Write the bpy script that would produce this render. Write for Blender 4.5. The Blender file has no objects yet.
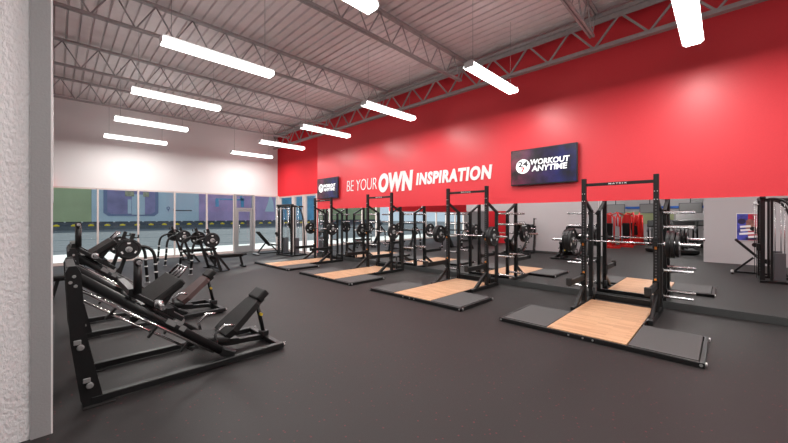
import bpy, bmesh, math, random
from mathutils import Matrix, Vector, Euler
random.seed(7)
C = bpy.context.scene.collection
PI = math.pi
# ------------------------------------------------------------------ camera
# X runs across the gym towards the red wall, Y runs along the red wall towards the storefront
cam_d = bpy.data.cameras.new('camera')
cam = bpy.data.objects.new('camera', cam_d); C.objects.link(cam)
cam_d.sensor_width = 36.0
cam_d.lens = 335.0 / 788.0 * 36.0
cam_d.shift_y = -5.0 / 788.0
cam_d.clip_start = 0.05; cam_d.clip_end = 400
cam.location = (0, 0, 1.69)
cam.rotation_euler = (PI / 2, 0, -math.atan2(.711, .703))
bpy.context.scene.camera = cam
# ------------------------------------------------------------------ world, sun, exposure
w = bpy.data.worlds.new('sky'); bpy.context.scene.world = w; w.use_nodes = True
bg = w.node_tree.nodes['Background']
bg.inputs[0].default_value = (.84, .91, 1.0, 1); bg.inputs[1].default_value = 0.62
sd = bpy.data.lights.new('sun', 'SUN'); sd.energy = 5.0; sd.angle = math.radians(2.5); sd.color = (1, .93, .80)
sun = bpy.data.objects.new('sun', sd); C.objects.link(sun); sun.location = (20, 25, 20)
sun.rotation_euler = Vector((-.72, -.42, -.42)).to_track_quat('-Z', 'Y').to_euler()
vs = bpy.context.scene.view_settings
vs.view_transform = 'Standard'; vs.look = 'None'; vs.gamma = 1.0; vs.use_curve_mapping = False
vs.exposure = 0.52
LAMP_W = 50.0
LENS_STRENGTH = 5.0
bpy.context.scene.cycles.max_bounces = 8
bpy.context.scene.cycles.transparent_max_bounces = 12

# ------------------------------------------------------------------ materials
def newmat(name):
    m = bpy.data.materials.new(name); m.use_nodes = True
    nt = m.node_tree; return m, nt, nt.nodes['Principled BSDF']
def pm(name, col, rough=.5, metal=0.0, spec=.5, bump=0, scale=60, var=0.0, coat=0.0, emis=None, es=0):
    m, nt, b = newmat(name)
    b.inputs['Roughness'].default_value = rough; b.inputs['Metallic'].default_value = metal
    b.inputs['Specular IOR Level'].default_value = spec
    b.inputs['Coat Weight'].default_value = coat
    tc = nt.nodes.new('ShaderNodeTexCoord')
    nz = nt.nodes.new('ShaderNodeTexNoise'); nz.inputs['Scale'].default_value = scale; nz.inputs['Detail'].default_value = 4
    nt.links.new(tc.outputs['Object'], nz.inputs['Vector'])
    cr = nt.nodes.new('ShaderNodeValToRGB')
    cr.color_ramp.elements[0].position = .3; cr.color_ramp.elements[1].position = .7
    cr.color_ramp.elements[0].color = tuple(c * (1 - var) for c in col) + (1,)
    cr.color_ramp.elements[1].color = tuple(min(1, c * (1 + var)) for c in col) + (1,)
    nt.links.new(nz.outputs['Fac'], cr.inputs['Fac']); nt.links.new(cr.outputs['Color'], b.inputs['Base Color'])
    if bump:
        bp = nt.nodes.new('ShaderNodeBump'); bp.inputs['Strength'].default_value = bump; bp.inputs['Distance'].default_value = .01
        nt.links.new(nz.outputs['Fac'], bp.inputs['Height']); nt.links.new(bp.outputs['Normal'], b.inputs['Normal'])
    if emis:
        b.inputs['Emission Color'].default_value = emis + (1,); b.inputs['Emission Strength'].default_value = es
    return m
M = {}
M['black'] = pm('black_powder_coat', (.008, .008, .0085), .40, var=.15, spec=.4)
M['blackmatte'] = pm('black_matte', (.014, .013, .013), .6, var=.2)
M['pad'] = pm('black_vinyl_pad', (.007, .0066, .0066), .6, spec=.35, bump=.15, scale=200, var=.2)
M['sheenpad'] = pm('vinyl_pad_painted_sheen', (.075, .042, .040), .5, bump=.1, scale=200, var=.1)  # brownish sheen on black vinyl, put into the base colour
M['plate'] = pm('plate_rubber', (.011, .011, .012), .45, spec=.4, var=.2)
M['chrome'] = pm('chrome', (.58, .58, .59), .27, metal=1)
M['rod'] = pm('polished_rod', (.72, .70, .70), .14, metal=1)
M['steelbolt'] = pm('zinc_bolt', (.62, .62, .62), .35, metal=.9)
M['whiteband'] = pm('white_band', (.75, .75, .75), .5)
M['white'] = pm('white_vinyl', (.85, .85, .85), .5)
M['orange'] = pm('orange_plastic', (.75, .24, .02), .5)
M['greyknob'] = pm('grey_plastic', (.22, .22, .22), .5)
M['rubbermat'] = pm('platform_rubber', (.075, .073, .074), .75, bump=.2, scale=220, var=.15)
M['joist'] = pm('joist_paint', (.36, .33, .33), .6, var=.08, scale=20)
M['housing'] = pm('light_housing', (.75, .75, .75), .5)
M['wire'] = pm('wire', (.25, .25, .25), .5)
M['redpaint'] = pm('machine_red', (.70, .015, .012), .35)
M['frame'] = pm('storefront_aluminium', (.66, .56, .53), .5, var=.05)
M['framegrey'] = pm('door_aluminium', (.34, .33, .33), .4, metal=.3)
M['greywall'] = pm('grey_wall_paint', (.46, .44, .45), .6, bump=.08, scale=90, var=.03)
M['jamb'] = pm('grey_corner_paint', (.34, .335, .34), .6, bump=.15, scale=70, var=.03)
M['whitewall'] = pm('white_wall_paint', (.76, .73, .73), .7, bump=.05, scale=70, var=.02)
M['bead'] = pm('white_bead', (.85, .82, .82), .5)
M['baseboard'] = pm('dark_vinyl_base', (.050, .052, .052), .45, var=.1)
M['stripe'] = pm('blue_stripe_paint', (.03, .13, .5), .6)
M['tvcase'] = pm('tv_case', (.012, .012, .014), .3)
M['darkgrey'] = pm('dark_grey', (.09, .09, .10), .5)
M['red_semi'] = pm('red_wall_semigloss', (.74, .042, .056), .40, bump=.06, scale=45, var=.02, spec=.5)
M['red_matte'] = pm('red_wall_matte', (.74, .020, .032), .75, bump=.04, scale=60, var=.02, spec=.3)
m, nt, b = newmat('mirror_silver')
b.inputs['Base Color'].default_value = (.90, .905, .91, 1); b.inputs['Metallic'].default_value = 1; b.inputs['Roughness'].default_value = 0.0
M['mirror'] = m
# stucco, the stronger light on this face put into a paler colour
m, nt, b = newmat('rough_stucco_lit_tone')
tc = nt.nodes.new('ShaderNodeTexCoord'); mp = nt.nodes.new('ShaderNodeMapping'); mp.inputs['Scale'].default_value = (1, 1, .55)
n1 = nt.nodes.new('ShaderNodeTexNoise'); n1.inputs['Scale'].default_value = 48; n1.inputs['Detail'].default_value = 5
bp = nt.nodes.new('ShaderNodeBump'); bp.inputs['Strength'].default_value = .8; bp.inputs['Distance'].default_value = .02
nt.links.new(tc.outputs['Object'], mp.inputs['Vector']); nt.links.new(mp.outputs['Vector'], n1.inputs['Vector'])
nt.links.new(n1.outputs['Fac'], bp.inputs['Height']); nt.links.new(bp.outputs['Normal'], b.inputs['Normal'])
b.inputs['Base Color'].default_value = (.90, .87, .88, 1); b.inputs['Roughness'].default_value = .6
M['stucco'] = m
# rubber floor with red flecks
m, nt, b = newmat('flecked_rubber_floor')
tc = nt.nodes.new('ShaderNodeTexCoord')
vo = nt.nodes.new('ShaderNodeTexVoronoi'); vo.inputs['Scale'].default_value = 26
nt.links.new(tc.outputs['Object'], vo.inputs['Vector'])
lt = nt.nodes.new('ShaderNodeMath'); lt.operation = 'LESS_THAN'; lt.inputs[1].default_value = .20
nt.links.new(vo.outputs['Distance'], lt.inputs[0])
sp = nt.nodes.new('ShaderNodeSeparateColor'); nt.links.new(vo.outputs['Color'], sp.inputs[0])
g1 = nt.nodes.new('ShaderNodeMath'); g1.operation = 'GREATER_THAN'; g1.inputs[1].default_value = .80; nt.links.new(sp.outputs[0], g1.inputs[0])
mu = nt.nodes.new('ShaderNodeMath'); mu.operation = 'MULTIPLY'; nt.links.new(lt.outputs[0], mu.inputs[0]); nt.links.new(g1.outputs[0], mu.inputs[1])
nz = nt.nodes.new('ShaderNodeTexNoise'); nz.inputs['Scale'].default_value = 1.2; nt.links.new(tc.outputs['Object'], nz.inputs['Vector'])
cr = nt.nodes.new('ShaderNodeValToRGB'); cr.color_ramp.elements[0].color = (.0175, .0150, .0152, 1); cr.color_ramp.elements[1].color = (.0235, .0202, .0205, 1)
nt.links.new(nz.outputs['Fac'], cr.inputs['Fac'])
mx = nt.nodes.new('ShaderNodeMix'); mx.data_type = 'RGBA'
nt.links.new(mu.outputs[0], mx.inputs['Factor']); nt.links.new(cr.outputs['Color'], mx.inputs[6]); mx.inputs[7].default_value = (.12, .018, .026, 1)
nt.links.new(mx.outputs[2], b.inputs['Base Color'])
n3 = nt.nodes.new('ShaderNodeTexNoise'); n3.inputs['Scale'].default_value = 180; nt.links.new(tc.outputs['Object'], n3.inputs['Vector'])
bp = nt.nodes.new('ShaderNodeBump'); bp.inputs['Strength'].default_value = .25; bp.inputs['Distance'].default_value = .004
nt.links.new(n3.outputs['Fac'], bp.inputs['Height']); nt.links.new(bp.outputs['Normal'], b.inputs['Normal'])
b.inputs['Roughness'].default_value = .55; b.inputs['Specular IOR Level'].default_value = .30
M['floor'] = m
# wood lanes
m, nt, b = newmat('oak_platform_boards')
tc = nt.nodes.new('ShaderNodeTexCoord'); mp = nt.nodes.new('ShaderNodeMapping'); mp.inputs['Rotation'].default_value = (0, 0, PI / 2)
nt.links.new(tc.outputs['Object'], mp.inputs['Vector'])
br = nt.nodes.new('ShaderNodeTexBrick'); br.inputs['Scale'].default_value = 1
br.inputs['Brick Width'].default_value = .42; br.inputs['Row Height'].default_value = .058; br.inputs['Mortar Size'].default_value = .0012
br.inputs['Color1'].default_value = (.80, .47, .27, 1); br.inputs['Color2'].default_value = (.62, .33, .18, 1); br.inputs['Mortar'].default_value = (.42, .22, .12, 1)
nt.links.new(mp.outputs['Vector'], br.inputs['Vector'])
m2 = nt.nodes.new('ShaderNodeMapping'); m2.inputs['Scale'].default_value = (60, 4, 1); nt.links.new(tc.outputs['Object'], m2.inputs['Vector'])
nz = nt.nodes.new('ShaderNodeTexNoise'); nz.inputs['Scale'].default_value = 1; nt.links.new(m2.outputs['Vector'], nz.inputs['Vector'])
mx = nt.nodes.new('ShaderNodeMix'); mx.data_type = 'RGBA'; mx.blend_type = 'MULTIPLY'; mx.inputs['Factor'].default_value = .35
nt.links.new(br.outputs['Color'], mx.inputs[6]); nt.links.new(nz.outputs['Fac'], mx.inputs[7])
nt.links.new(mx.outputs[2], b.inputs['Base Color']); b.inputs['Roughness'].default_value = .4
M['wood'] = m
# deck
M['deck'] = pm('painted_steel_deck', (.72, .65, .65), .6, var=.04, scale=5)
# glass
m = bpy.data.materials.new('clear_glazing'); m.use_nodes = True; nt = m.node_tree; nt.nodes.clear()
o = nt.nodes.new('ShaderNodeOutputMaterial'); tr = nt.nodes.new('ShaderNodeBsdfTransparent'); tr.inputs[0].default_value = (.86, .92, .95, 1)
gl = nt.nodes.new('ShaderNodeBsdfGlossy'); gl.inputs['Roughness'].default_value = 0.0
fr = nt.nodes.new('ShaderNodeFresnel'); fr.inputs['IOR'].default_value = 1.45
ms = nt.nodes.new('ShaderNodeMixShader'); ge = nt.nodes.new('ShaderNodeNewGeometry'); sb = nt.nodes.new('ShaderNodeMath'); sb.operation = 'SUBTRACT'; sb.inputs[0].default_value = 1; nt.links.new(ge.outputs['Backfacing'], sb.inputs[1])
ml = nt.nodes.new('ShaderNodeMath'); ml.operation = 'MULTIPLY'; nt.links.new(sb.outputs[0], ml.inputs[0]); nt.links.new(fr.outputs[0], ml.inputs[1]); nt.links.new(ml.outputs[0], ms.inputs[0]); nt.links.new(tr.outputs[0], ms.inputs[1]); nt.links.new(gl.outputs[0], ms.inputs[2])
nt.links.new(ms.outputs[0], o.inputs[0]); M['glass'] = m
# lens
m = bpy.data.materials.new('lit_diffuser'); m.use_nodes = True; nt = m.node_tree; nt.nodes.clear()
o = nt.nodes.new('ShaderNodeOutputMaterial'); e = nt.nodes.new('ShaderNodeEmission'); e.inputs[0].default_value = (1, .985, .96, 1); e.inputs[1].default_value = LENS_STRENGTH
nt.links.new(e.outputs[0], o.inputs[0]); M['lens'] = m
# outside
M['asphalt'] = pm('asphalt', (.125, .135, .145), .9, var=.1, scale=3)
M['roadline'] = pm('asphalt_dark_seam', (.10, .12, .135), .9)
M['roadlight'] = pm('pale_parking_line', (.30, .32, .34), .9)
M['concrete'] = pm('pale_concrete', (.80, .78, .74), .9, var=.08, scale=3)
M['mgreen'] = pm('mural_green', (.42, .47, .26), .7, var=.08, scale=.5)
M['mpale'] = pm('mural_pale_blue', (.52, .62, .68), .7, var=.06, scale=.3)
M['mpurple'] = pm('mural_blue_purple', (.30, .26, .44), .7, var=.3, scale=.4)
M['mdeep'] = pm('mural_deep_blue', (.20, .24, .38), .7, var=.1)
M['mviolet'] = pm('mural_violet', (.47, .34, .56), .7, var=.15, scale=.4)
M['mblue'] = pm('mural_blue', (.12, .38, .60), .7, var=.35, scale=.5)
M['khaki'] = pm('mural_khaki', (.40, .38, .25), .8, var=.4, scale=4)
M['darkbay'] = pm('dark_bay', (.09, .10, .12), .8)
M['yellow'] = pm('yellow_paint', (.85, .62, .03), .6)
M['seat'] = M['pad']
# screen picture
def screen_mat(name, seed, k=.9):
    m, nt, b = newmat(name)
    tc = nt.nodes.new('ShaderNodeTexCoord'); mp = nt.nodes.new('ShaderNodeMapping'); mp.inputs['Location'].default_value = (seed, seed * 2, 0)
    nt.links.new(tc.outputs['Object'], mp.inputs['Vector'])
    sx = nt.nodes.new('ShaderNodeSeparateXYZ'); nt.links.new(tc.outputs['Object'], sx.inputs[0])
    nz = nt.nodes.new('ShaderNodeTexNoise'); nz.inputs['Scale'].default_value = 3.2; nz.inputs['Detail'].default_value = 3; nt.links.new(mp.outputs[0], nz.inputs['Vector'])
    mr = nt.nodes.new('ShaderNodeMapRange'); mr.inputs['From Min'].default_value = .75; mr.inputs['From Max'].default_value = -.75
    nt.links.new(sx.outputs['Y'], mr.inputs['Value'])
    cr = nt.nodes.new('ShaderNodeValToRGB'); e = cr.color_ramp.elements
    e[0].color = (.30, .02, .05, 1); e[1].color = (.012, .018, .14, 1); e[1].position = .75
    x = e.new(.42); x.color = (.05, .015, .07, 1)
    nt.links.new(mr.outputs[0], cr.inputs['Fac'])
    c2 = nt.nodes.new('ShaderNodeValToRGB'); q = c2.color_ramp.elements; q[0].position = .35; q[0].color = (.02, .02, .03, 1); q[1].position = .68; q[1].color = (1.9, 1.7, 2.1, 1)
    nt.links.new(nz.outputs['Fac'], c2.inputs['Fac'])
    mx = nt.nodes.new('ShaderNodeMix'); mx.data_type = 'RGBA'; mx.blend_type = 'MULTIPLY'; mx.inputs['Factor'].default_value = .9
    nt.links.new(cr.outputs['Color'], mx.inputs[6]); nt.links.new(c2.outputs['Color'], mx.inputs[7])
    b.inputs['Base Color'].default_value = (.01, .01, .012, 1); b.inputs['Roughness'].default_value = .25
    nt.links.new(mx.outputs[2], b.inputs['Emission Color']); b.inputs['Emission Strength'].default_value = k
    return m
M['screen'] = screen_mat('lit_screen_picture', 1.3, .36)
M['poster_art'] = screen_mat('poster_picture', 4.1, 0)
M['pblue'] = pm('poster_blue', (.06, .07, .38), .4, var=.5, scale=7)
M['pred'] = pm('poster_red', (.45, .01, .04), .4, var=.4, scale=7)
M['pskin'] = pm('poster_warm_brown', (.30, .13, .10), .4, var=.5, scale=9)
M['pdark'] = pm('poster_dark', (.02, .02, .07), .4)
M['logo_white'] = pm('lit_white_lettering', (.8, .8, .8), .4, emis=(1, 1, 1), es=.45)
M['logo_dark'] = pm('logo_dark', (.02, .02, .03), .4)
M['logo_red'] = pm('logo_red', (.6, .02, .03), .4)
M['yellowpad'] = pm('yellow_label', (.7, .5, .04), .5)

# ------------------------------------------------------------------ mesh helper
class MB:
    def __init__(s): s.bm = bmesh.new()
    def _x(s, vs, mat):
        bmesh.ops.transform(s.bm, matrix=mat, verts=vs)
    def box(s, c, d, rot=None, bev=0, seg=1):
        r = bmesh.ops.create_cube(s.bm, size=1.0); vs = r['verts']
        s._x(vs, Matrix.Diagonal((d[0], d[1], d[2], 1)))
        if bev:
            es = list({e for v in vs for e in v.link_edges})
            g = bmesh.ops.bevel(s.bm, geom=es, offset=bev, segments=seg, affect='EDGES', profile=.5)
            vs = list(set(g['verts']) | {v for v in vs if v.is_valid})
        mat = Matrix.Translation(Vector(c)) @ ((rot if rot else Matrix.Identity(3)).to_4x4())
        s._x(vs, mat); return s
    def bar(s, a, b, w, h, bev=0, up=(0, 0, 1)):
        a = Vector(a); b = Vector(b); d = b - a; L = d.length; x = d.normalized()
        u = Vector(up)
        if abs(x.dot(u)) > .98: u = Vector((0, 1, 0))
        y = u.cross(x).normalized(); z = x.cross(y)
        R = Matrix((x, y, z)).transposed()
        return s.box((a + b) / 2, (L, w, h), R, bev)
    def tube(s, pts, r, n=10, cap=True):
        pts = [Vector(p) for p in pts]; rings = []
        rr = r if isinstance(r, (list, tuple)) else [r] * len(pts)
        up = Vector((0, 0, 1)); pu = None
        for i, p in enumerate(pts):
            if i == 0: t = pts[1] - p
            elif i == len(pts) - 1: t = p - pts[i - 1]
            else: t = (pts[i + 1] - p).normalized() + (p - pts[i - 1]).normalized()
            t.normalize()
            if pu is None:
                q = up if abs(t.dot(up)) < .95 else Vector((1, 0, 0))
                pu = t.cross(q).normalized()
            else:
                pu = (pu - t * pu.dot(t)).normalized()
            pv = t.cross(pu)
            rings.append([s.bm.verts.new(p + (pu * math.cos(2 * PI * k / n) + pv * math.sin(2 * PI * k / n)) * rr[i]) for k in range(n)])
        for a, b in zip(rings, rings[1:]):
            for k in range(n):
                s.bm.faces.new((a[k], a[(k + 1) % n], b[(k + 1) % n], b[k])).smooth = True
        if cap:
            s.bm.faces.new(rings[0][::-1]); s.bm.faces.new(rings[-1])
        return s
    def lathe(s, prof, c, axis, n=28):
        # closed profile of (radius, offset along the axis)
        a = Vector(axis).normalized(); q = Vector((0, 0, 1)) if abs(a.z) < .9 else Vector((1, 0, 0))
        u = a.cross(q).normalized(); v = a.cross(u); c = Vector(c); rings = []
        for r, h in prof:
            rings.append([s.bm.verts.new(c + a * h + (u * math.cos(2 * PI * k / n) + v * math.sin(2 * PI * k / n)) * r) for k in range(n)])
        m = len(rings)
        for i in range(m):
            A = rings[i]; B = rings[(i + 1) % m]
            for k in range(n):
                s.bm.faces.new((A[k], A[(k + 1) % n], B[(k + 1) % n], B[k]))
        return s
    def poly(s, pts, ext):
        # polygon extruded by a vector
        e = Vector(ext); A = [s.bm.verts.new(Vector(p)) for p in pts]; B = [s.bm.verts.new(Vector(p) + e) for p in pts]
        s.bm.faces.new(A[::-1]); s.bm.faces.new(B); n = len(A)
        for k in range(n): s.bm.faces.new((A[k], A[(k + 1) % n], B[(k + 1) % n], B[k]))
        return s
    def build(s, name, mat, parent=None, loc=None):
        bmesh.ops.recalc_face_normals(s.bm, faces=s.bm.faces[:])
        me = bpy.data.meshes.new(name); s.bm.to_mesh(me); s.bm.free(); me.materials.append(mat)
        o = bpy.data.objects.new(name, me); C.objects.link(o)
        if parent: o.parent = parent
        if loc: o.location = loc
        return o
def bezier(p, n=10):
    p = [Vector(q) for q in p]; out = []
    for i in range(n + 1):
        t = i / n
        out.append(p[0] * (1 - t) ** 3 + p[1] * 3 * t * (1 - t) ** 2 + p[2] * 3 * t * t * (1 - t) + p[3] * t ** 3)
    return out
def tag(o, label=None, cat=None, group=None, kind=None):
    if label: o['label'] = label
    if cat: o['category'] = cat
    if group: o['group'] = group
    if kind: o['kind'] = kind
    return o
def thing(name, label, cat, loc, rz=0, group=None):
    o = bpy.data.objects.new(name, None); C.objects.link(o); o.location = loc; o.rotation_euler = (0, 0, rz)
    o.empty_display_size = .1
    return tag(o, label, cat, group)
def copy_tree(o, parent=None):
    c = o.copy(); C.objects.link(c)
    if parent: c.parent = parent
    for ch in list(o.children): copy_tree(ch, c)
    return c
def dup(o, loc, rz=None, label=None, group=None):
    c = copy_tree(o); c.location = loc
    if rz is not None: c.rotation_euler = (0, 0, rz)
    if label: c['label'] = label
    if group: c['group'] = group
    return c
def struct(name, mb, mat, parent=None):
    o = mb.build(name, mat, parent)
    if not parent: o['kind'] = 'structure'
    return o
def text_mesh(name, body, mat, origin, xdir, width, height, parent=None, bold=0.0, shear=0.0, depth=.004, spacing=1.0):
    cu = bpy.data.curves.new(name, 'FONT'); cu.body = body; cu.size = 1; cu.offset = bold; cu.shear = shear; cu.space_character = spacing
    cu.resolution_u = 4
    t = bpy.data.objects.new(name + '_curve', cu); C.objects.link(t)
    dg = bpy.context.evaluated_depsgraph_get(); me = bpy.data.meshes.new_from_object(t.evaluated_get(dg))
    bpy.data.objects.remove(t); bpy.data.curves.remove(cu)
    xs = [v.co.x for v in me.vertices]; ys = [v.co.y for v in me.vertices]
    x0, x1, y0, y1 = min(xs), max(xs), min(ys), max(ys)
    X = Vector(xdir).normalized(); Z = Vector((0, 0, 1)); N = X.cross(Z)
    for v in me.vertices:
        v.co = Vector(origin) + X * ((v.co.x - x0) / (x1 - x0) * width) + Z * ((v.co.y - y0) / (y1 - y0) * height) + N * 0
    bm = bmesh.new(); bm.from_mesh(me)
    bmesh.ops.remove_doubles(bm, verts=bm.verts[:], dist=1e-5)
    r = bmesh.ops.extrude_face_region(bm, geom=bm.faces[:])
    bmesh.ops.translate(bm, vec=-N * -depth, verts=[v for v in r['geom'] if isinstance(v, bmesh.types.BMVert)])
    bmesh.ops.recalc_face_normals(bm, faces=bm.faces[:])
    for f in bm.faces: f.smooth = False
    bm.to_mesh(me); bm.free(); me.materials.clear(); me.materials.append(mat); me.name = name
    o = bpy.data.objects.new(name, me); C.objects.link(o)
    if parent: o.parent = parent
    return o

XW = 7.93      # mirror and red wall
YF = 16.2      # storefront
ZC = 5.85      # deck
# ------------------------------------------------------------------ setting
struct('floor', MB().box((-2.9, 4.1, -.05), (22.4, 24.6, .1)), M['floor'])
struct('wall_right', MB().box((XW + .12, 2.25, (ZC) / 2), (.2, 20.5, ZC), bev=0), M['red_semi'])
struct('wall_right_far', MB().box((XW + .12, 14.35, (2.69 + ZC) / 2), (.18, 3.70, ZC - 2.69)), M['red_matte'])
struct('baseboard_right', MB().box((XW + .005, 2.25, .065), (.035, 20.5, .13), bev=.004), M['baseboard'])
struct('wall_far', MB().box((-2.92, YF + .1, (2.73 + ZC) / 2), (22.16, .2, ZC - 2.73)), M['whitewall'])
struct('wall_lobby_header', MB().box((-4.8, YF - .06, (2.07 + 3.0) / 2), (9.5, .1, .93)), M['red_matte'])
# pier beside the camera: painted corner strip, bead and rough face coloured paler for its light
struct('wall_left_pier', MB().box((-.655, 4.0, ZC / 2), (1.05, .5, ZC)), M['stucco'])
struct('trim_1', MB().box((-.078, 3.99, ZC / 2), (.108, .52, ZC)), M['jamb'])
struct('trim_2', MB().box((-.018, 3.737, ZC / 2), (.010, .012, ZC)), M['bead'])
struct('wall_left', MB().box((-.10, 5.98, ZC / 2), (.15, 3.44, ZC)), M['greywall'])
struct('wall_left_header', MB().box((-.10, 8.9, (1.97 + ZC) / 2), (.15, 2.4, ZC - 1.97)), M['greywall'])
struct('baseboard_left', MB().box((-.02, 5.98, .05), (.02, 3.44, .10)), M['baseboard'])
struct('wall_left_behind', MB().box((-1.26, -3.8, ZC / 2), (.16, 8.75, ZC)), M['greywall'])
struct('wall_back', MB().box((-2.9, -8.3, ZC / 2), (22.4, .2, ZC)), M['greywall'])
struct('wall_outer', MB().box((-14.1, 4.1, ZC / 2), (.2, 24.6, ZC)), M['greywall'])
struct('trim_3', MB().box((-13.97, 4.1, 2.33), (.04, 24, .16)), M['stripe'])
struct('wall_lobby', MB().box((-4.2, 10.55, 1.3), (.12, 1.3, 2.6)), M['red_matte'])
# steel deck, ribs along Y
mb = MB(); bm = mb.bm; pts = []
x = -14.0
while x < 8.15:
    pts += [(x, 0), (x + .15, 0), (x + .162, .045), (x + .188, .045)]; x += .20
pts.append((x, 0))
A = [bm.verts.new((p[0], -8.2, ZC + p[1])) for p in pts]; B = [bm.verts.new((p[0], YF + .2, ZC + p[1])) for p in pts]
for k in range(len(A) - 1): bm.faces.new((A[k], A[k + 1], B[k + 1], B[k]))
A2 = [bm.verts.new((q[0], q[1], ZC + .15)) for q in ((-14.2, -8.4), (8.4, -8.4), (8.4, YF + .4), (-14.2, YF + .4))]; bm.faces.new(A2)
struct('ceiling', mb, M['deck'])
# roof joists across the gym
JY = [1.85, 4.87, 7.85, 10.88, 13.9, -1.2, -4.2]
jl = ['roof joist crossing right overhead, its end above the big wall screen',
      'roof joist whose end meets the red wall above the word inspiration',
      'roof joist passing behind the longest hanging light tube',
      'roof joist between the second and third light rows, end above the word own',
      'roof joist nearest the white wall over the storefront',
      'roof joist behind the nearest ceiling light, outside the view', 'rearmost roof joist behind the viewer']
def joist(loc, label, L0, L1):
    t = thing('roof_joist', label, 'roof joist', loc, 0, 'open web roof joists')
    for dx in (-.035, .035):
        pass
    MB().box(((L0 + L1) / 2, -.03, 5.765), (L1 - L0, .045, .05)).box(((L0 + L1) / 2, .03, 5.765), (L1 - L0, .045, .05)).build('top_chord', M['joist'], t)
    MB().box(((L0 + L1) / 2, -.028, 5.20), (L1 - L0 - .5, .035, .045)).box(((L0 + L1) / 2, .028, 5.20), (L1 - L0 - .5, .035, .045)).build('bottom_chord', M['joist'], t)
    wb = MB(); n = int((L1 - L0 - .5) / .62); st = (L1 - L0 - .5) / n; pp = []
    x = L0 + .25
    for i in range(n):
        wb.tube([(x, 0, 5.21), (x + st / 2, 0, 5.75)], .014, 6); wb.tube([(x + st / 2, 0, 5.75), (x + st, 0, 5.21)], .014, 6); x += st
    wb.tube([(x, 0, 5.21), (L1, 0, 5.75)], .014, 6)
    wb.build('web', M['joist'], t); return t
j0 = joist((0, JY[0], 0), jl[0], -5.5, 7.62)
for y, l in zip(JY[1:], jl[1:]): dup(j0, (0, y, 0), label=l)
t = thing('wall_truss', 'long light grey steel truss running along the top of the red wall', 'truss', (7.72, 0, 0))
MB().box((0, 4.0, 5.71), (.14, 24.2, .07)).box((0, 4.0, 5.63), (.03, 24.2, .10)).build('top_chord', M['joist'], t)
MB().box((0, 4.0, 5.07), (.12, 24.2, .05)).box((0, 4.0, 5.11), (.03, 24.2, .06)).build('bottom_chord', M['joist'], t)
wb = MB(); y = -8.0
while y < 16:
    wb.bar((0, y, 5.10), (0, y + .45, 5.64), .035, .035); wb.bar((0, y + .45, 5.64), (0, y + .9, 5.10), .035, .035); y += .9
wb.build('web', M['joist'], t)

# storefront: glazed bays on the far wall
def bay(i, x0, x1, y, zt, name='window'):
    f = MB()
    s = .055
    f.box((x0 + .0125, y - .02, zt / 2), (.024, .09, zt)); f.box((x1 - .0125, y - .02, zt / 2), (.024, .09, zt))
    f.box(((x0 + x1) / 2, y, zt - .025), (x1 - x0 - .06, .09, .05)); f.box(((x0 + x1) / 2, y, .05), (x1 - x0 - .06, .09, .10))
    o = f.build('%s_%d' % (name, i), M['frame']); o['kind'] = 'structure'
    MB().box(((x0 + x1) / 2, y, zt / 2), (x1 - x0 - .06, .012, zt - .15)).build('pane', M['glass'], o)
    return o
xs = [-.13, 1.09, 2.27, 3.48, 4.69, 5.83]
for i in range(5): bay(i + 1, xs[i], xs[i + 1], YF + .05, 2.73)
bay(6, 6.78, 7.93, YF + .05, 2.73)
for i, x in enumerate((-1.4, -2.7, -4.0, -5.3, -6.6, -7.9, -9.2)): bay(7 + i, x, x + 1.27, YF + .05, 2.07)
struct('wall_lobby_far', MB().box((-11.7, YF + .1, 1.4), (4.9, .2, 2.8)), M['greywall'])
# door bay
dr = MB().box((5.90, YF + .05, 1.365), (.09, .12, 2.73)).box((6.73, YF + .05, 1.365), (.09, .12, 2.73)).box((6.315, YF + .05, 2.06), (.74, .11, .07)).box((6.315, YF + .05, 2.70), (.74, .11, .06)).build('door_1', M['framegrey'])
dr['kind'] = 'structure'
lf = MB().box((6.0, YF + .05, 1.01), (.09, .06, 2.0)).box((6.63, YF + .05, 1.01), (.09, .06, 2.0)).box((6.315, YF + .05, 1.97), (.54, .06, .09)).box((6.315, YF + .05, .16), (.54, .06, .30)).build('door_leaf', M['framegrey'], dr)
MB().box((6.315, YF + .05, 1.11), (.54, .012, 1.62)).build('pane', M['glass'], dr)
MB().box((6.315, YF + .05, 2.38), (.74, .012, .58)).build('transom_pane', M['glass'], dr)
MB().tube([(6.05, YF - .01, .92), (6.05, YF - .07, .94), (6.05, YF - .07, 1.28), (6.05, YF - .01, 1.30)], .014, 8).build('door_handle', M['chrome'], dr)
# side glazing beneath the far red wall
for i, (y0, y1) in enumerate(((12.62, 13.62), (13.75, 14.6), (14.73, 16.05))):
    f = MB().box((XW + .1, y0, 1.345), (.12, .10, 2.69)).box((XW + .1, y1, 1.345), (.12, .10, 2.69)).box((XW + .1, (y0 + y1) / 2, 2.66), (.10, y1 - y0, .06)).box((XW + .1, (y0 + y1) / 2, .05), (.10, y1 - y0, .10))
    o = f.build('window_%d' % (20 + i), M['frame']); o['kind'] = 'structure'
    MB().box((XW + .1, (y0 + y1) / 2, 1.37), (.012, y1 - y0 - .1, 2.5)).build('pane', M['glass'], o)
struct('trim_4', MB().box((XW + .1, YF + .02, 1.36), (.2, .3, 2.72)), M['frame'])

# mirror on the wall
mi = MB().box((XW - .003, 2.22, 1.07), (.012, 20.4, 1.88)).build('wall_mirror', M['mirror'])
tag(mi, 'long frameless mirror covering the lower part of the red wall', 'mirror')

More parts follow.
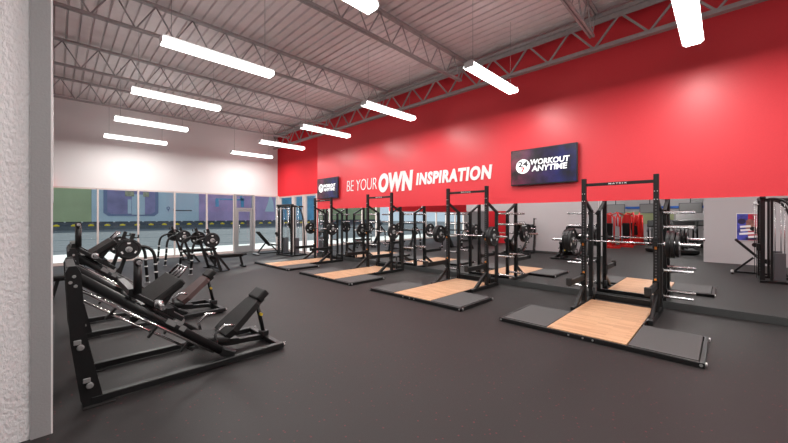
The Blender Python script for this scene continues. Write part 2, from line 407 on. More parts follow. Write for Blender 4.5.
# wall lettering
t = thing('wall_lettering', 'white slogan lettering on the red wall between the two screens', 'wall sign', (0, 0, 0))
text_mesh('words_be_your', 'BE YOUR', M['white'], (XW - .006 + .02, 10.42, 2.655), (0, -1, 0), 1.72, .41, t, bold=-.012, shear=.12, depth=.012)
text_mesh('word_own', 'OWN', M['white'], (XW - .006 + .02, 8.60, 2.515), (0, -1, 0), 1.60, .66, t, bold=.06, shear=.15, depth=.012, spacing=1.08)
text_mesh('word_inspiration', 'INSPIRATION', M['white'], (XW - .006 + .02, 6.88, 2.665), (0, -1, 0), 2.60, .38, t, bold=.05, shear=.15, depth=.012, spacing=1.13)

# wall screens
def wall_tv(y0, z0, label):
    t = thing('wall_television', label, 'television', (XW, y0, z0), 0)
    MB().box((-.055, 0, 0), (.05, 1.49, .85), bev=.006).build('casing', M['tvcase'], t)
    MB().box((-.083, 0, .004), (.006, 1.45, .805)).build('screen', M['screen'], t)
    MB().box((-.005, 0, 0), (.05, .5, .3)).build('mounting_bracket', M['black'], t)
    lg = MB().lathe([(.0, 0), (.17, 0), (.17, .003), (.0, .003)], (-.0895, .44, .02), (1, 0, 0), 32).build('logo_disc', M['logo_white'], t)
    text_mesh('digits_two_four', '24', M['logo_dark'], (-.0915, .56, .01), (0, -1, 0), .24, .13, lg, bold=.03, depth=.001)
    text_mesh('digit_seven', '7', M['logo_red'], (-.0915, .49, -.12), (0, -1, 0), .10, .12, lg, bold=.03, depth=.001)
    text_mesh('word_workout', 'WORKOUT', M['logo_white'], (-.088, .265, .035), (0, -1, 0), .86, .13, t, bold=.03, shear=.1, depth=.002)
    text_mesh('word_anytime', 'ANYTIME', M['logo_white'], (-.088, .235, -.115), (0, -1, 0), .78, .13, t, bold=.03, shear=.1, depth=.002)
    return t
tv = wall_tv(2.99, 2.86, 'large wall screen on red wall after the word inspiration, showing white logo')
c = dup(tv, (XW, 11.62, 2.85), label='distant wall screen on red wall before the word be, above farthest rack')

# ceiling lights
def linear_light(x, y, label, group):
    t = thing('linear_light', label, 'ceiling light', (x, y, 4.37), 0, group)
    MB().box((0, 0, .095), (1.76, .11, .05), bev=.004).box((.884, 0, .05), (.012, .20, .11)).box((-.884, 0, .05), (.012, .20, .11)).build('housing', M['housing'], t)
    MB().poly([(-.877, -.125, .02), (-.877, -.085, -.015), (-.877, .085, -.015), (-.877, .125, .02), (-.877, .10, .068), (-.877, -.10, .068)], (1.754, 0, 0)).build('diffuser', M['lens'], t)
    for sx in (-.75, .75): MB().tube([(sx, 0, .12), (sx, 0, 1.48)], .004, 5).build('hanging_wire', M['wire'], t)
    ld = bpy.data.lights.get('tube_lamp')
    if not ld:
        ld = bpy.data.lights.new('tube_lamp', 'AREA'); ld.shape = 'RECTANGLE'; ld.size = 1.7; ld.size_y = .18; ld.energy = LAMP_W; ld.color = (1, .965, .93)
    l = bpy.data.objects.new('tube_lamp', ld); C.objects.link(l); l.parent = t; l.location = (0, 0, -.02)
    return t
ys = [.355, 3.27, 6.17, 9.07, 12.0, 14.8]
la = ['nearest of the light tubes hung along the red wall, cut by the top edge', 'light tube hung above the space between the slogan and the big screen',
      'light tube hung above the middle of the wall slogan', 'light tube hung near the start of the wall slogan', 'light tube above the far screen beside the red corner', 'farthest light tube near the corner of white and red walls']
lb = ['light tube directly overhead, outside the view', 'light tube at the top edge of the picture centre', 'largest light tube over the leg presses', 'second light tube of the row over the leg presses',
      'third light tube of the row over the leg presses', 'light tube nearest the white wall, last above the leg presses']
L0 = linear_light(6.10, ys[0], la[0], 'hanging light tubes')
for y, l in list(zip(ys, la))[1:]: dup(L0, (6.10, y, 4.37), label=l)
for y, l in zip(ys, lb): dup(L0, (2.03, y, 4.37), label=l)
for x, y in ((2.12, -2.7), (6.35, -2.7), (2.12, -5.8), (6.35, -5.8), (-3, 2), (-3, 6.4), (-3, 11), (-7.5, 2), (-7.5, 6.4), (-7.5, 11), (-11.5, 2), (-11.5, 6.4), (-11.5, 11)):
    dup(L0, (x, y, 4.37), label='light tube outside the view', group='light tubes outside the view')

# ------------------------------------------------------------------ outside the glass
struct('ground_outside', MB().box((0, 60, -.12), (160, 87.2, .1)), M['asphalt'])
struct('ground_beside', MB().box((45, 4, -.12), (73.6, 24.8, .1)), M['asphalt'])
struct('sidewalk', MB().box((4, YF + 2.45, -.03), (30, 4.4, .06)), M['concrete'])
struct('sidewalk_beside', MB().box((XW + 2.6, 10.2, -.03), (4.6, 12.3, .06)), M['concrete'])
for y, wd, mt in ((24, .25, 'roadline'), (29, .12, 'roadlight'), (34.5, .5, 'roadline'), (44, .3, 'roadlight'), (52, .6, 'roadline')):
    struct('road_marking', MB().box((15, y, -.065), (110, wd, .012)), M[mt])
YM = 60.0
b = thing('retail_building', 'long low building across the road covered with coloured mural panels', 'building', (0, YM, 0))
MB().box((15, -.6, .15), (110, .9, .50)).build('plinth', M['asphalt'], b)
MB().box((15, 2.2, 4.8), (110, 4, 9.6)).box((15, 1.3, .4), (110, 3, 1.0)).build('wall', M['darkbay'], b)
def panel(x0, x1, z0, z1, mt, name, y=0.1, parent=None):
    return MB().box(((x0 + x1) / 2, y, (z0 + z1) / 2), (x1 - x0 - .02, .16, z1 - z0)).build(name, M[mt], parent or b)
panel(-40, 3.4, 1.0, 9.3, 'mgreen', 'green_panel')
p = panel(3.4, 16.2, 1.0, 9.3, 'mpale', 'pale_blue_panel')
MB().poly([(4.6, .01, 9.1), (4.6, .01, 2.2), (5.1, .01, 1.75), (10.3, .01, 1.75), (10.8, .01, 2.2), (10.8, .01, 9.1)], (0, -.03, 0)).build('dark_device_print', M['mdeep'], p)
MB().poly([(5.0, -.03, 9.0), (5.0, -.03, 2.4), (5.4, -.03, 2.05), (9.9, -.03, 2.05), (10.4, -.03, 2.4), (10.4, -.03, 9.0)], (0, -.03, 0)).build('purple_device_print', M['mpurple'], p)
MB().box((8.4, -.09, 3.4), (1.5, .04, 2.9)).box((7.4, -.085, 3.1), (.4, .03, 2.0)).build('pale_block_print', M['mpale'], p)
MB().box((7.4, -.13, 4.9), (1.0, .03, .7), bev=.01).box((9.3, -.13, 4.9), (.7, .03, .7), bev=.01).build('khaki_print', M['khaki'], p)
MB().lathe([(.12, 0), (.24, 0), (.24, .03), (.12, .03)], (12.05, 0, 2.95), (0, 1, 0), 16).poly([(11.93, 0, 2.78), (12.17, 0, 2.78), (12.05, 0, 2.38)], (0, .03, 0)).build('pin_print', M['mdeep'], p)
MB().box((14.0, 0, 2.62), (2.4, .03, .16)).box((12.75, 0, 2.68), (.1, .03, .36)).build('blurred_line_print', M['darkgrey'], p)
p = panel(16.2, 29.0, 1.0, 9.3, 'mviolet', 'violet_panel')
MB().box((21, -.0, 4.6), (4.6, .05, .22)).box((18.9, 0, 3.9), (.5, .05, 1.2)).box((23.0, 0, 4.1), (.5, .05, 1.6)).box((22.8, 0, 5.4), (.3, .05, 1.6)).build('machine_print', M['mblue'], p)
MB().poly([(27.0, 0, 2.6), (28.8, 0, 2.6), (28.6, 0, 4.4), (28.0, 0, 6.0), (27.6, 0, 4.2)], (0, -.04, 0)).build('pale_figure_print', M['mpale'], p)
panel(29.0, 60, 1.0, 9.3, 'mblue', 'blue_panel')
for k in range(26):
    x = -4 + 1.62 * k
    MB().box((x, -.02, .45), (.18, .2, 1.1)).build('bay_post', M['concrete'], b)
    if k < 25: MB().box((x + .85, -.6, .50), (.60, .3, .20), bev=.05).box((x + .85, -.6, .60), (.28, .2, .16), bev=.04).build('yellow_guard', M['yellow'], b)

# ------------------------------------------------------------------ lifting platforms and racks
RY = [1.38, 4.55, 7.72, 10.86]
def platform(label):
    t = thing('lifting_platform', label, 'lifting platform', (5.05, 0, 0), 0, 'lifting platforms in front of the racks')
    fr = MB()
    fr.box((.02, 0, .03), (.04, 2.44, .06), bev=.004).box((.585, 1.20, .03), (1.09, .04, .06)).box((.585, -1.20, .03), (1.09, .04, .06))
    fr.box((1.15, .865, .03), (.04, .70, .06)).box((1.15, -.865, .03), (.04, .70, .06)).box((1.75, .50, .03), (1.24, .02, .06)).box((1.75, -.50, .03), (1.24, .02, .06)).box((2.385, 0, .03), (.03, 1.02, .06))
    fr.build('frame', M['black'], t)
    for y in (1.19, -1.19):
        MB().lathe([(0, 0), (.016, 0), (.016, .01), (0, .01)], (-.012, y, .035), (1, 0, 0), 10).build('bolt', M['steelbolt'], t)
    for y in (.18, .0, -.12): MB().lathe([(0, 0), (.012, 0), (.012, .008), (0, .008)], (-.009, y, .035), (1, 0, 0), 10).build('bolt', M['steelbolt'], t)
    for x in (.05, 1.12):
        MB().lathe([(0, 0), (.022, 0), (.022, .014), (0, .014)], (x, -1.225, .04), (0, -1, 0), 10).build('bolt', M['steelbolt'], t)
    MB().box((1.205, 0, .035), (2.31, .975, .062)).build('wood_deck', M['wood'], t)
    for s in (1, -1):
        MB().box((.585, s * .835, .035), (1.07, .665, .065), bev=.006).build('rubber_pad', M['rubbermat'], t)
    return t
P0 = platform('nearest lifting platform, oak lane between two rubber pads')
P0.location = (5.05, RY[0], 0)
for y, l in zip(RY[1:], ['second nearest lifting platform, below the end of the wall slogan', 'third lifting platform, below the word own', 'farthest lifting platform, sunlit, before the distant screen']):
    dup(P0, (5.05, y, 0), label=l)

def rack(label):
    t = thing('half_rack', label, 'squat rack', (7.15, 0, 0), 0, 'half racks along the mirror')
    for s in (1, -1):
        y = s * .55
        u = MB().box((0, y, 1.21), (.075, .075, 2.40), bev=.005).build('upright', M['black'], t)
        hs = MB()
        for k in range(30): hs.box((-.0385, y, .45 + k * .05), (.002, .022, .022))
        hs.build('hole_strip', M['darkgrey'], u)
        for z in (2.12, 1.98):
            for dy in (-.02, .02): MB().lathe([(0, 0), (.009, 0), (.009, .006), (0, .006)], (-.038, y + dy, z), (-1, 0, 0), 8).build('bolt', M['steelbolt'], u)
        MB().box((-.08, y, .04), (1.20, .074, .075), bev=.004).build('base_rail', M['black'], t)
        MB().bar((-.52, y, .05), (-.03, y, .36), .07, .05, up=(0, 1, 0)).build('foot_brace', M['black'], t)
        MB().box((.48, y, .94), (.07, .07, 1.76), bev=.005).build('rear_post', M['black'], t)
        MB().bar((.03, y, 2.02), (.48, y, 1.80), .05, .05).build('top_brace', M['black'], t)
        for z in (1.76, 1.50, .73, .27):
            p = MB().lathe([(0, .03), (.024, .03), (.024, .44), (.019, .45), (0, .45)], (.48, y, z), (0, s, 0), 12).build('weight_peg', M['chrome'], t)
            MB().lathe([(0, .034), (.04, .034), (.04, .05), (0, .05)], (.48, y, z), (0, s, 0), 12).build('peg_collar', M['black'], p)
        a = MB().box((-.47, y, .53), (.84, .05, .10), bev=.006).box((-.045, y, .50), (.03, .09, .22)).build('spotter_arm', M['black'], t)
        MB().box((-.87, y, .555), (.05, .09, .13), bev=.01).build('arm_end_stop', M['blackmatte'], a)
        MB().box((-.04, y - s * .005, .62), (.02, .03, .04)).build('orange_pin', M['orange'], a)
        h = MB().box((-.045, y, 1.24), (.03, .09, .18), bev=.004).box((-.085, y, 1.205), (.09, .06, .03)).box((-.128, y, 1.235), (.015, .06, .08)).build('bar_hook', M['black'], t)
        MB().box((-.062, y, 1.16), (.018, .03, .045)).build('orange_pin', M['orange'], h)
        MB().tube([(.30, y + s * -.09, .03), (.30, y + s * -.09, .30)], .028, 10).build('bar_holder', M['black'], t)
    MB().box((-.0, 0, 2.29), (.045, 1.03, .055), bev=.004).build('pull_up_bar', M['black'], t)
    text_mesh('bar_lettering', 'MATRIX', M['white'], (-.0245, .14, 2.277), (0, -1, 0), .28, .028, t, bold=.01, spacing=1.3, depth=.001)
    MB().box((.48, 0, .10), (.06, 1.03, .10)).build('rear_crossbar', M['black'], t)
    return t
R0 = rack('nearest half rack, standing between the big screen and the poster')
R0.location = (7.15, RY[0], 0)
rl = ['nearest', 'second nearest', 'third nearest', 'farthest']
wl = ['nearest rack', 'rack below the end of the wall slogan', 'rack below the word own', 'farthest rack below the distant screen']
for y, l in zip(RY[1:], ['half rack below the end of the wall slogan', 'half rack below the word own', 'farthest half rack, under the distant wall screen']):
    dup(R0, (7.15, y, 0), label=l)
# barbells
def barbell(label):
    t = thing('barbell', label, 'barbell', (7.055, 0, 1.236), 0, 'barbells resting on the racks')
    MB().tube([(0, -.66, 0), (0, .66, 0)], .014, 12).build('shaft', M['chrome'], t)
    for s in (1, -1):
        MB().lathe([(0, .66), (.036, .66), (.036, .69), (.025, .69), (.025, 1.10), (.02, 1.105), (0, 1.105)], (0, 0, 0), (0, s, 0), 16).build('sleeve', M['chrome'], t)
    return t
B0 = barbell('chrome barbell on the nearest rack'); B0.location = (7.085 - .03, RY[0], 1.236)
for y, l in zip(RY[1:], wl[1:]): dup(B0, (7.055, y, 1.236), label='chrome barbell across the ' + l)
def plate(r, th, label, mark=True):
    t = thing('weight_plate', label, 'weight plate', (0, 0, 0), 0, 'weight plates on the barbells')
    h = th / 2
    MB().lathe([(.06, -h * .5), (.065, -h * .5), (r * .45, -h * .45), (r * .82, -h * .45), (r * .87, -h), (r * .98, -h), (r, -h * .7), (r, h * .7), (r * .98, h), (r * .87, h), (r * .82, h * .45), (r * .45, h * .45), (.065, h * .5), (.06, h * .5)], (0, 0, 0), (0, 1, 0), 36).build('disc', M['plate'], t)
    MB().lathe([(.0275, -h), (.062, -h), (.062, h), (.0275, h)], (0, 0, 0), (0, 1, 0), 24).build('steel_hub', M['steelbolt'], t)
    if mark:
        mk = MB()
        for a in (0, 2 * PI / 3, 4 * PI / 3):
            for s in (1, -1):
                mk.box((math.sin(a) * r * .66, s * (h * .45 + .0015), math.cos(a) * r * .66), (.055, .003, .03), Matrix.Rotation(a, 3, 'Y'))
        mk.build('white_markings', M['white'], t)
    return t
PL = plate(.225, .05, 'inner weight plate'); PS = plate(.20, .04, 'outer weight plate')
first = {0: True, 1: True}
def put(proto, k, loc, rz, label, group):
    if first[k]:
        first[k] = False; proto.location = loc; proto.rotation_euler = (0, 0, rz); proto['label'] = label; proto['group'] = group; return proto
    return dup(proto, loc, rz, label, group)
for i, y in enumerate(RY):
    for s, side in ((1, 'storefront'), (-1, 'near')):
        e = 'storefront end' if s > 0 else 'viewer end'
        put(PL, 0, (7.055, y + s * .725, 1.236), 0, 'inner plate on barbell of %s, %s' % (wl[i], e), 'weight plates on the barbells')
        if i in (0, 1): put(PL, 0, (7.055, y + s * .782, 1.236), 0, 'second plate on barbell of %s, %s' % (wl[i], e), 'weight plates on the barbells')
        if i in (0, 3): put(PS, 1, (7.055, y + s * (.84 if i == 0 else .78), 1.236), 0, 'outer plate on barbell of %s, %s' % (wl[i], e), 'weight plates on the barbells')

# ------------------------------------------------------------------ leg presses
def leg_press(label, shift):
    t = thing('leg_press', label, 'leg press', (.0, 0, 0), 0, 'leg presses by the pier')
    W = .44
    for s in (1, -1):
        MB().box((1.11, s * W, .05), (1.83, .075, .065), bev=.006).build('base_rail', M['black'], t)
        # tall slanted end plate
        up = MB().poly([(.03, s * W - .035, 1.21), (.05, s * W - .035, 1.26), (.10, s * W - .035, 1.26), (.13, s * W - .035, 1.20), (.165, s * W - .035, .62), (.27, s * W - .035, .10), (.27, s * W - .035, .0), (.15, s * W - .035, .0), (.125, s * W - .035, .08), (.06, s * W - .035, .60)], (0, .07, 0)).build('end_plate', M['black'], t)
        for k, (x, z) in enumerate(((.085, 1.17), (.062, 1.12), (.095, 1.085))):
            MB().lathe([(0, 0), (.014, 0), (.011, .006), (0, .006)], (x, s * W - .036, z), (0, -1, 0), 12).build('bolt', M['steelbolt'], up)
        for x, z in ((.115, .55), (.175, .20)):
            MB().box((x - .01, s * W - .045, z + .045), (.05, .02, .04), bev=.004).lathe([(0, 0), (.022, 0), (.026, .03), (.016, .035), (0, .035)], (x + .01, s * W - .036, z), (0, -1, 0), 12).build('grey_stop_knob', M['greyknob'], up)
        MB().box((.25, s * W, .008), (.22, .16, .012)).build('foot_pad', M['blackmatte'], up)
        MB().tube([(.10, s * .36, 1.15), (1.31, s * .36, .15)], .045, 14).build('carriage_rail', M['black'], t)
        MB().tube([(.13, s * .40, 1.03), (1.22, s * .40, .17)], .015, 10).build('guide_rod', M['rod'], t)
        MB().tube([(.14, s * .37, .93), (1.02, s * .37, .24)], .012, 8).build('lower_rod', M['rod'], t)
        for x in (.40, .72, 1.0):
            z = 1.03 - (x - .13) * .79
            MB().bar((x - .02, s * .385, z + .02), (x - .10, s * .385, z - .08), .02, .05, up=(0, 1, 0)).build('rod_bracket', M['black'], t)
        MB().bar((1.31, s * .36, .15), (1.44, s * .40, .08), .09, .09, .01).build('rail_shoe', M['black'], t)
        MB().lathe([(0, 0), (.03, 0), (.03, .02), (0, .02)], (2.025, s * W, .05), (1, 0, 0), 12).build('end_cap', M['chrome'], t)
    MB().box((.22, 0, .05), (.07, .80, .065)).build('crossmember', M['black'], t); MB().box((1.98, 0, .05), (.07, .86, .065), bev=.006).build('crossmember', M['black'], t); MB().box((.07, 0, 1.21), (.06, .80, .08)).build('crossmember', M['black'], t)
    # sled
    d = Vector((.785, 0, -.62)); n = Vector((.62, 0, .785)); o = Vector((.55 + shift[0], 0, .80 + shift[1]))
    def P(a, y, h): return tuple(o + d * a + n * h + Vector((0, y, 0)))
    R = Matrix((d, Vector((0, 1, 0)), n)).transposed()
    sl = MB()
    for s in (1, -1): sl.bar(P(-.16, s * .36, .075), P(.42, s * .36, .075), .07, .05, .006)
    sl.bar(P(-.14, -.40, .09), P(-.14, .40, .09), .06, .06).bar(P(.26, -.40, .09), P(.26, .40, .09), .06, .06)
    sl.bar(P(.04, -.36, .02), P(.04, .36, .02), .05, .05)
    sd_ = sl.build('carriage', M['black'], t)
    fd = Vector((.80, 0, .60)); fn = Vector((-.60, 0, .80)); fc = Vector((.72 + shift[0], 0, .83 + shift[1]))
    def F(a, y, h): return tuple(fc + fd * a + fn * h + Vector((0, y, 0)))
    Rf = Matrix((fd, Vector((0, 1, 0)), fn)).transposed()
    fp = MB().box(F(0, 0, 0), (.56, .70, .07), Rf, .015).build('foot_plate', M['pad'], t)
    for s in (1, -1): MB().bar(F(-.15, s * .2, -.04), P(.05, s * .2, .05), .05, .05).bar(F(.15, s * .2, -.05), P(.22, s * .2, .05), .04, .04).bar(F(-.2, s * .2, -.055), F(.25, s * .2, -.055), .05, .04).build('plate_support', M['black'], fp)
    MB().tube([F(.27, -.20, .03), F(.40, -.17, .06), F(.40, .17, .06), F(.27, .20, .03)], .013, 8).tube([F(.27, -.06, .03), F(.40, -.06, .06)], .009, 8).tube([F(.27, .06, .03), F(.40, .06, .06)], .009, 8).build('chrome_top_handle', M['chrome'], fp)
    for s in (1, -1):
        q = Vector(P(-.10, s * .42, .10))
        if s > 0: continue
        po = MB().tube([q, q + Vector((0, 0, .30))], .034, 12).lathe([(0, -.02), (.034, -.02), (.034, .04), (0, .04)], q + Vector((0, 0, .31)), (0, s, 0), 14).build('weight_post', M['black'], sd_)
        MB().lathe([(0, .04), (.022, .04), (.022, .12), (0, .12)], q + Vector((0, 0, .31)), (0, s, 0), 12).build('post_cap', M['chrome'], sd_)
        q2 = Vector(P(.12, s * .38, .10))
        MB().lathe([(0, -.04), (.042, -.04), (.042, .04), (.027, .05), (.027, .22), (0, .22)], q2, (0, s, 0), 14).build('weight_horn', M['chrome'], sd_)
    for s in (1, -1):
        MB().lathe([(0, -.02), (.05, -.02), (.05, .03), (0, .03)], P(.40, s * .36, .04), (0, s, 0), 14).build('roller', M['steelbolt'], sd_)
    MB().box(P(.34, .402 * -1, .0), (.10, .012, .05), R).box(P(.47, -.402, .0), (.06, .012, .05), R).build('grey_decal', M['greyknob'], sd_)
    # seat and back
    MB().bar((1.30, 0, .14), (1.62, 0, .10), .12, .08).bar((1.5, 0, .10), (1.98, 0, .06), .08, .06).build('seat_beam', M['black'], t)
    a = math.radians(40); Rb = Matrix.Rotation(-a, 3, 'Y')
    MB().box((1.30, 0, .225), (.34, .42, .07), Matrix.Rotation(math.radians(12), 3, 'Y'), .02, 2).build('seat_pad', M['pad'], t)
    bp_ = MB().poly([(0, -.20, 0), (.10, -.23, 0), (.50, -.17, 0), (.55, -.12, 0), (.55, .12, 0), (.50, .17, 0), (.10, .23, 0), (0, .20, 0)], (0, 0, .075)).build('back_pad', M['pad'], t)
    bp_.location = (1.46, 0, .20); bp_.rotation_euler = (0, -a, 0)
    hp = MB().box((.62, 0, .055), (.16, .30, .09), None, .02, 2).build('head_pad', M['pad'], bp_)
    MB().bar((.05, 0, -.025), (.62, 0, -.025), .09, .045).build('pad_beam', M['black'], bp_)
    st = MB().tube([(1.88, .0, .52), (1.97, 0, .10)], .026, 10).box((1.97, 0, .11), (.10, .12, .07), bev=.01).build('adjusting_strut', M['black'], t)
    MB().lathe([(0, 0), (.02, 0), (.02, .04), (0, .04)], (1.91, -.03, .38), (0, -1, 0), 10).build('yellow_pull_pin', M['yellowpad'], st)
    for s in (1, -1):
        MB().tube([(1.30, s * .30, .14), (1.26, s * .31, .34), (1.36, s * .33, .42), (1.46, s * .33, .40)], .018, 8).build('grip_handle', M['chrome'], t)
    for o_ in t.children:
        if o_.name.startswith('back_pad') and shift[0]: o_['label'] = 'black vinyl back pad with brownish sheen in its colour'; o_.data.materials[0] = M['sheenpad']
    return t
LP = leg_press('nearest leg press with black foot plate at mid rail', (0, 0)); LP.location = (.03, 4.48, 0)
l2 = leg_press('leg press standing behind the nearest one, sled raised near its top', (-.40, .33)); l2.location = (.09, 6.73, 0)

# ------------------------------------------------------------------ olympic benches with arched legs
def olympic_bench(label, plates):
    t = thing('weight_bench', label, 'weight bench', (0, 0, 0), 0, 'bench stations before the storefront')
    for s in (1, -1):
        y = s * .60
        arch = bezier([(0, y, .55), (0, y, .95), (.10, y, 1.02), (.36, y, 1.03)], 8)
        MB().tube([(-.04, y, .02)] + arch + [(.62, y, 1.04)], .034, 12).build('arched_leg', M['black'], t)
        for z in (.17, .42, .60): MB().lathe([(.034, -.012), (.040, -.012), (.040, .014), (.034, .014)], (-.04 + .04 * min(1, z / .55), y, z), (0, 0, 1), 14).build('white_band', M['whiteband'], t)
        MB().lathe([(0, 0), (.055, 0), (.055, .02), (.035, .025), (0, .025)], (-.04, y, 0), (0, 0, 1), 14).build('foot', M['steelbolt'], t)
        MB().bar((.78, y, .02), (.40, y, 1.32), .07, .09, .008, up=(0, 1, 0)).build('upright', M['black'], t)
        MB().bar((1.02, y - s * .0, .02), (.60, y, .62), .06, .06, up=(0, 1, 0)).build('rear_brace', M['black'], t)
        MB().box((.38, y, 1.22), (.14, .05, .025)).box((.315, y, 1.25), (.02, .05, .07)).build('bar_catch', M['black'], t)
        MB().box((.80, y, .012), (.32, .10, .024), bev=.004).build('upright_foot', M['black'], t)
        for z, x in ((.98, .50),): MB().lathe([(0, .04), (.024, .04), (.024, .34), (0, .34)], (x, y, z), (0, s, 0), 12).build('weight_horn', M['chrome'], t)
    MB().box((.80, 0, .07), (.06, 1.14, .06)).box((.50, 0, .98), (.05, 1.14, .06)).build('crossbar', M['black'], t)
    MB().box((1.18, 0, .43), (1.15, .28, .07), bev=.02, seg=2).build('bench_pad', M['pad'], t)
    MB().box((1.15, 0, .37), (1.05, .07, .05)).bar((.80, 0, .08), (.80, 0, .37), .06, .06).bar((1.66, 0, .02), (1.58, 0, .37), .06, .05, up=(0, 1, 0)).box((1.67, 0, .03), (.06, .42, .05)).build('bench_frame', M['black'], t)
    return t
spots = [((2.80, 11.62, 0), 0, 'bench station nearest the storefront door, flat bench pointing away from the pier'),
         ((2.70, 14.3, 0), 0, 'bench station closest to the storefront glass, behind another with arched legs'),
         ((1.62, 9.9, 0), PI, 'bench station just behind the leg presses, arched legs facing the racks')]
OB = olympic_bench(spots[0][2], True); OB.location = spots[0][0]
for loc, rz, l in spots[1:]: dup(OB, loc, rz, l)
names = ['the bench station nearest the door', 'the bench station closest to the glass', 'the bench station behind the leg presses']
for i, (loc, rz, l) in enumerate(spots):
    for s in (1, -1):
        for k in range(2):
            cx, sx = math.cos(rz), math.sin(rz)
            lx, ly = .50, s * (.60 + .075 + k * .058)
            put(PL if k == 0 else PS, 0 if k == 0 else 1, (loc[0] + lx * cx - ly * sx, loc[1] + lx * sx + ly * cx, .98), rz,
                '%s plate on %s horn of %s' % ('inner large' if k == 0 else 'outer smaller', 'storefront side' if ly * cx > 0 else 'viewer side', names[i]), 'weight plates on the bench stations')

# ------------------------------------------------------------------ cable machine and incline bench
def cable_machine(label):
    t = thing('cable_machine', label, 'cable machine', (0, 0, 0), 0)
    MB().box((0, 0, .03), (.10, 1.2, .06), bev=.006).box((.35, .5, .03), (.75, .08, .06)).box((.35, -.5, .03), (.75, .08, .06)).build('base', M['black'], t)
    for s in (1, -1):
        co = MB().box((0, s * .46, 1.10), (.09, .07, 2.12), bev=.006).build('column', M['black'], t)
        MB().box((.16, s * .46, 1.10), (.05, .05, 2.12)).build('rear_column', M['black'], t)
        hl = MB()
        for k in range(24): hl.box((-.046, s * .46, .3 + k * .07), (.003, .02, .02))
        hl.build('hole_strip', M['steelbolt'], co)
        MB().tube(bezier([(.10, s * .46, 2.14), (.55, s * .50, 2.18), (.62, s * .50, 1.7), (.66, s * .5, .05)], 14), .03, 10).build('curved_brace', M['black'], t)
        MB().box((-.07, s * .46, .9 if s > 0 else 1.3), (.08, .11, .18), bev=.01).lathe([(0, -.02), (.06, -.02), (.06, .02), (0, .02)], (-.13, s * .46, .95 if s > 0 else 1.35), (0, 1, 0), 16).build('pulley_carriage', M['black'], t)
        MB().tube([(-.10, s * .40, .1), (-.10, s * .40, 2.1)], .008, 6).build('guide_rod', M['chrome'], t)
        MB().tube([(-.13, s * .46, .9 if s > 0 else 1.3), (-.13, s * .46, 2.08)], .005, 5).build('cable', M['chrome'], t)
        MB().box((.30, s * .40, .42), (.20, .12, .68), bev=.004).build('weight_stack', M['darkgrey'], t)
        MB().tube([(.22, s * .40, .1), (.22, s * .40, 2.08)], .010, 6).tube([(.38, s * .40, .1), (.38, s * .40, 2.08)], .010, 6).build('stack_rod', M['chrome'], t)
    MB().box((0, 0, 2.17), (.11, 1.16, .09), bev=.03, seg=2).box((.30, .43, 2.12), (.6, .07, .06)).box((.30, -.43, 2.12), (.6, .07, .06)).build('top_beam', M['black'], t)
    MB().tube([(-.05, -.42, 2.0), (-.12, -.2, 2.02), (-.12, .2, 2.02), (-.05, .42, 2.0)], .016, 8).build('chin_bar', M['chrome'], t)
    return t
CM = cable_machine('cable machine standing at the storefront corner beside the farthest rack'); CM.location = (6.98, 13.52, 0); CM.rotation_euler = (0, 0, .12)
dup(CM, (2.60, -.68, 0), -PI / 2, 'cable machine seen in the mirror beside the wall poster')
def incline_bench(label):
    t = thing('incline_bench', label, 'bench', (0, 0, 0), 0, 'adjustable benches')
    MB().box((0, 0, .05), (1.15, .06, .05)).box((-.55, 0, .03), (.06, .50, .05), bev=.01).box((.58, 0, .03), (.06, .42, .05), bev=.01).build('base', M['black'], t)
    a = math.radians(48)
    MB().box((.22, 0, .42), (.36, .30, .06), Matrix.Rotation(math.radians(12), 3, 'Y'), .015, 2).build('seat_pad', M['pad'], t)
    MB().box((.02 - .36 * math.cos(a), 0, .44 + .38 * math.sin(a)), (.80, .28, .065), Matrix.Rotation(a, 3, 'Y'), .02, 2).build('back_pad', M['pad'], t)
    MB().bar((-.50, 0, .07), (-.12, 0, .50), .05, .05).bar((.50, 0, .07), (.18, 0, .38), .05, .05).bar((.18, 0, .36), (-.0, 0, .40), .05, .05).build('support', M['black'], t)
    MB().tube([(-.55, -.24, .05), (-.55, .24, .05)], .035, 10).build('wheel_axle', M['steelbolt'], t)
    MB().tube([(.58, -.1, .06), (.68, -.1, .20), (.68, .1, .20), (.58, .1, .06)], .013, 6).build('lift_handle', M['chrome'], t)
    return t
IB = incline_bench('incline bench leaning beside the far cable machine'); IB.location = (6.72, 14.62, 0); IB.rotation_euler = (0, 0, .08)
dup(IB, (1.62, -.70, 0), -PI / 2, 'incline bench seen in the mirror before the wall poster')
# poster on the wall behind the viewer
t = thing('wall_poster', 'blue and red poster with slanted white bands, seen in the mirror', 'poster', (-1.17, -.56, 1.32))
MB().box((.0, 0, 0), (.03, .56, .96), bev=.003).build('frame', M['housing'], t)
MB().box((.018, .13, 0), (.008, .27, .92)).build('blue_print', M['pblue'], t)
MB().box((.018, -.135, 0), (.008, .26, .92)).build('red_print', M['pred'], t)
MB().lathe([(0, 0), (.10, 0), (.10, .004), (0, .004)], (.022, -.05, .18), (1, 0, 0), 18).box((.023, -.05, .02), (.005, .20, .2)).build('warm_figure_print', M['pskin'], t)
MB().lathe([(0, 0), (.10, 0), (.10, .004), (0, .004)], (.022, .15, .20), (1, 0, 0), 18).box((.024, -.10, -.40), (.005, .3, .08)).build('dark_print', M['pdark'], t)
wb = MB()
for k, (yy, zz, ln) in enumerate(((.06, .02, .26), (-.0, -.10, .36), (.0, -.22, .42), (-.12, -.33, .22))):
    wb.box((.028, yy, zz), (.005, ln, .07), Matrix.Rotation(-.12, 3, 'X'))
wb.build('white_band_print', M['white'], t)

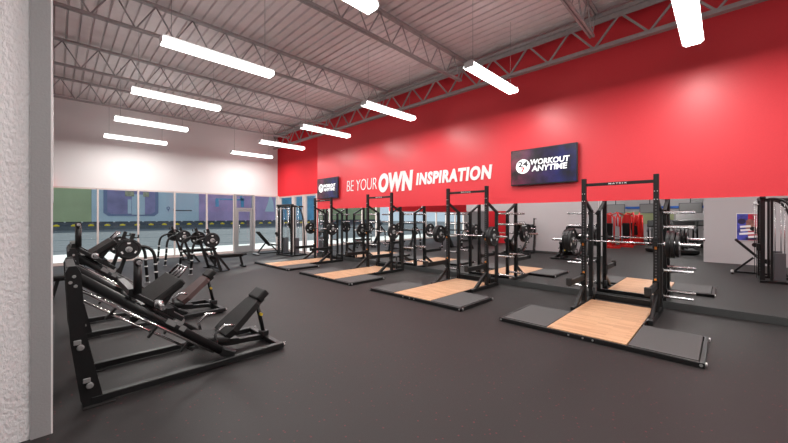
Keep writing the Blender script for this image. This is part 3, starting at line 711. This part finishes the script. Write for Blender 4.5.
# ------------------------------------------------------------------ room beyond the opening, seen in the mirror
def red_machine(label):
    t = thing('strength_machine', label, 'exercise machine', (0, 0, 0), 0, 'red machines beyond the opening')
    MB().box((0, .45, .9), (.34, .40, 1.8), bev=.04, seg=2).build('weight_tower', M['redpaint'], t)
    MB().box((0, 0, .05), (.12, 1.5, .10)).box((0, -.65, .05), (.8, .1, .1)).box((0, .45, .05), (.7, .1, .1)).build('base', M['redpaint'], t)
    for s in (1, -1):
        MB().tube([(s * .10, .35, 1.75), (s * .35, -.1, 1.9), (s * .42, -.35, 1.6), (s * .38, -.5, 1.15)], .04, 8).build('press_arm', M['redpaint'], t)
        MB().tube([(s * .30, .4, .1), (s * .30, .3, 1.7)], .04, 8).build('side_post', M['redpaint'], t)
    MB().box((0, -.25, .50), (.36, .40, .10), bev=.03).build('seat', M['pad'], t)
    MB().box((0, .02, .95), (.34, .10, .75), Matrix.Rotation(.15, 3, 'X'), .03).build('backrest', M['pad'], t)
    MB().bar((0, -.2, .1), (0, -.2, .45), .08, .08).build('seat_post', M['redpaint'], t)
    return t
rm = red_machine('red strength machine beyond the opening, nearest the pier'); rm.location = (-5.6, 4.55, 0); rm.rotation_euler = (0, 0, 1.2)
for p, rz, l in (((-6.9, 4.0, 0), 1.5, 'red strength machine second from the pier'), ((-7.8, 5.3, 0), 1.0, 'red strength machine far behind the pier'), ((-6.1, 5.7, 0), 1.4, 'red strength machine half hidden beside the pier'), ((-8.6, 3.9, 0), 1.9, 'red strength machine alone behind the treadmills')):
    dup(rm, p, rz, l)
def treadmill(label):
    t = thing('treadmill', label, 'treadmill', (0, 0, 0), 0, 'cardio machines beyond the opening')
    MB().box((0, 0, .14), (.75, 1.9, .16), bev=.03).build('deck', M['black'], t)
    MB().box((0, .75, .27), (.62, .40, .14), bev=.04, seg=2).build('motor_cover', M['black'], t)
    for s in (1, -1):
        MB().bar((s * .36, .80, .2), (s * .36, .65, 1.25), .07, .09, .01, up=(0, 1, 0)).build('mast', M['black'], t)
        MB().tube([(s * .36, .65, 1.15), (s * .36, .2, 1.05), (s * .36, .0, .95)], .03, 8).build('handrail', M['darkgrey'], t)
    MB().box((0, .68, 1.32), (.80, .10, .36), Matrix.Rotation(-.4, 3, 'X'), .03).build('console', M['black'], t)
    return t
tm = treadmill('treadmill beyond the opening, nearest the poster wall'); tm.location = (-4.4, 1.3, 0); tm.rotation_euler = (0, 0, 1.4)
for p, rz, l in (((-4.9, 2.4, 0), 1.5, 'treadmill beyond the opening, beside the nearest one'), ((-6.6, 1.4, 0), 1.6, 'treadmill in the back row near the poster wall'), ((-6.9, 2.5, 0), 1.5, 'treadmill in the back row toward the red machines'), ((-9.2, 1.2, 0), 1.6, 'treadmill far back before the striped wall, beside the poster wall'), ((-9.4, 2.3, 0), 1.5, 'treadmill far back before the striped wall, toward the red machines')):
    dup(tm, p, rz, l)
# hanging screens in front of the striped wall
def hang_tv(label):
    t = thing('hanging_screen', label, 'television', (0, 0, 0), 0, 'screens hanging before the blue stripe')
    MB().box((0, 0, 2.25), (.07, 1.15, .66), bev=.01).build('casing', M['darkgrey'], t)
    MB().box((.04, 0, 2.25), (.01, 1.06, .57)).build('screen', M['greyknob'], t)
    MB().tube([(0, 0, 2.58), (0, 0, 5.8)], .025, 8).build('ceiling_pole', M['black'], t)
    return t
h0 = hang_tv('dark hanging screen nearest the poster wall'); h0.location = (-13.0, 1.6, 0)
for i, y in enumerate((3.7, 5.7, 7.8, 9.9)): dup(h0, (-13.0, y, 0), label='dark hanging screen, %s from the poster wall' % ['second', 'third', 'fourth', 'fifth'][i])
t = thing('mural_board', 'green and white mural boards low on the striped wall', 'poster', (-13.95, 3.5, 0))
MB().box((0, .5, 1.6), (.04, 3.0, .9)).build('green_board', M['mgreen'], t)
MB().box((0, -2.0, 1.6), (.04, 1.8, .9)).build('white_board', M['white'], t)
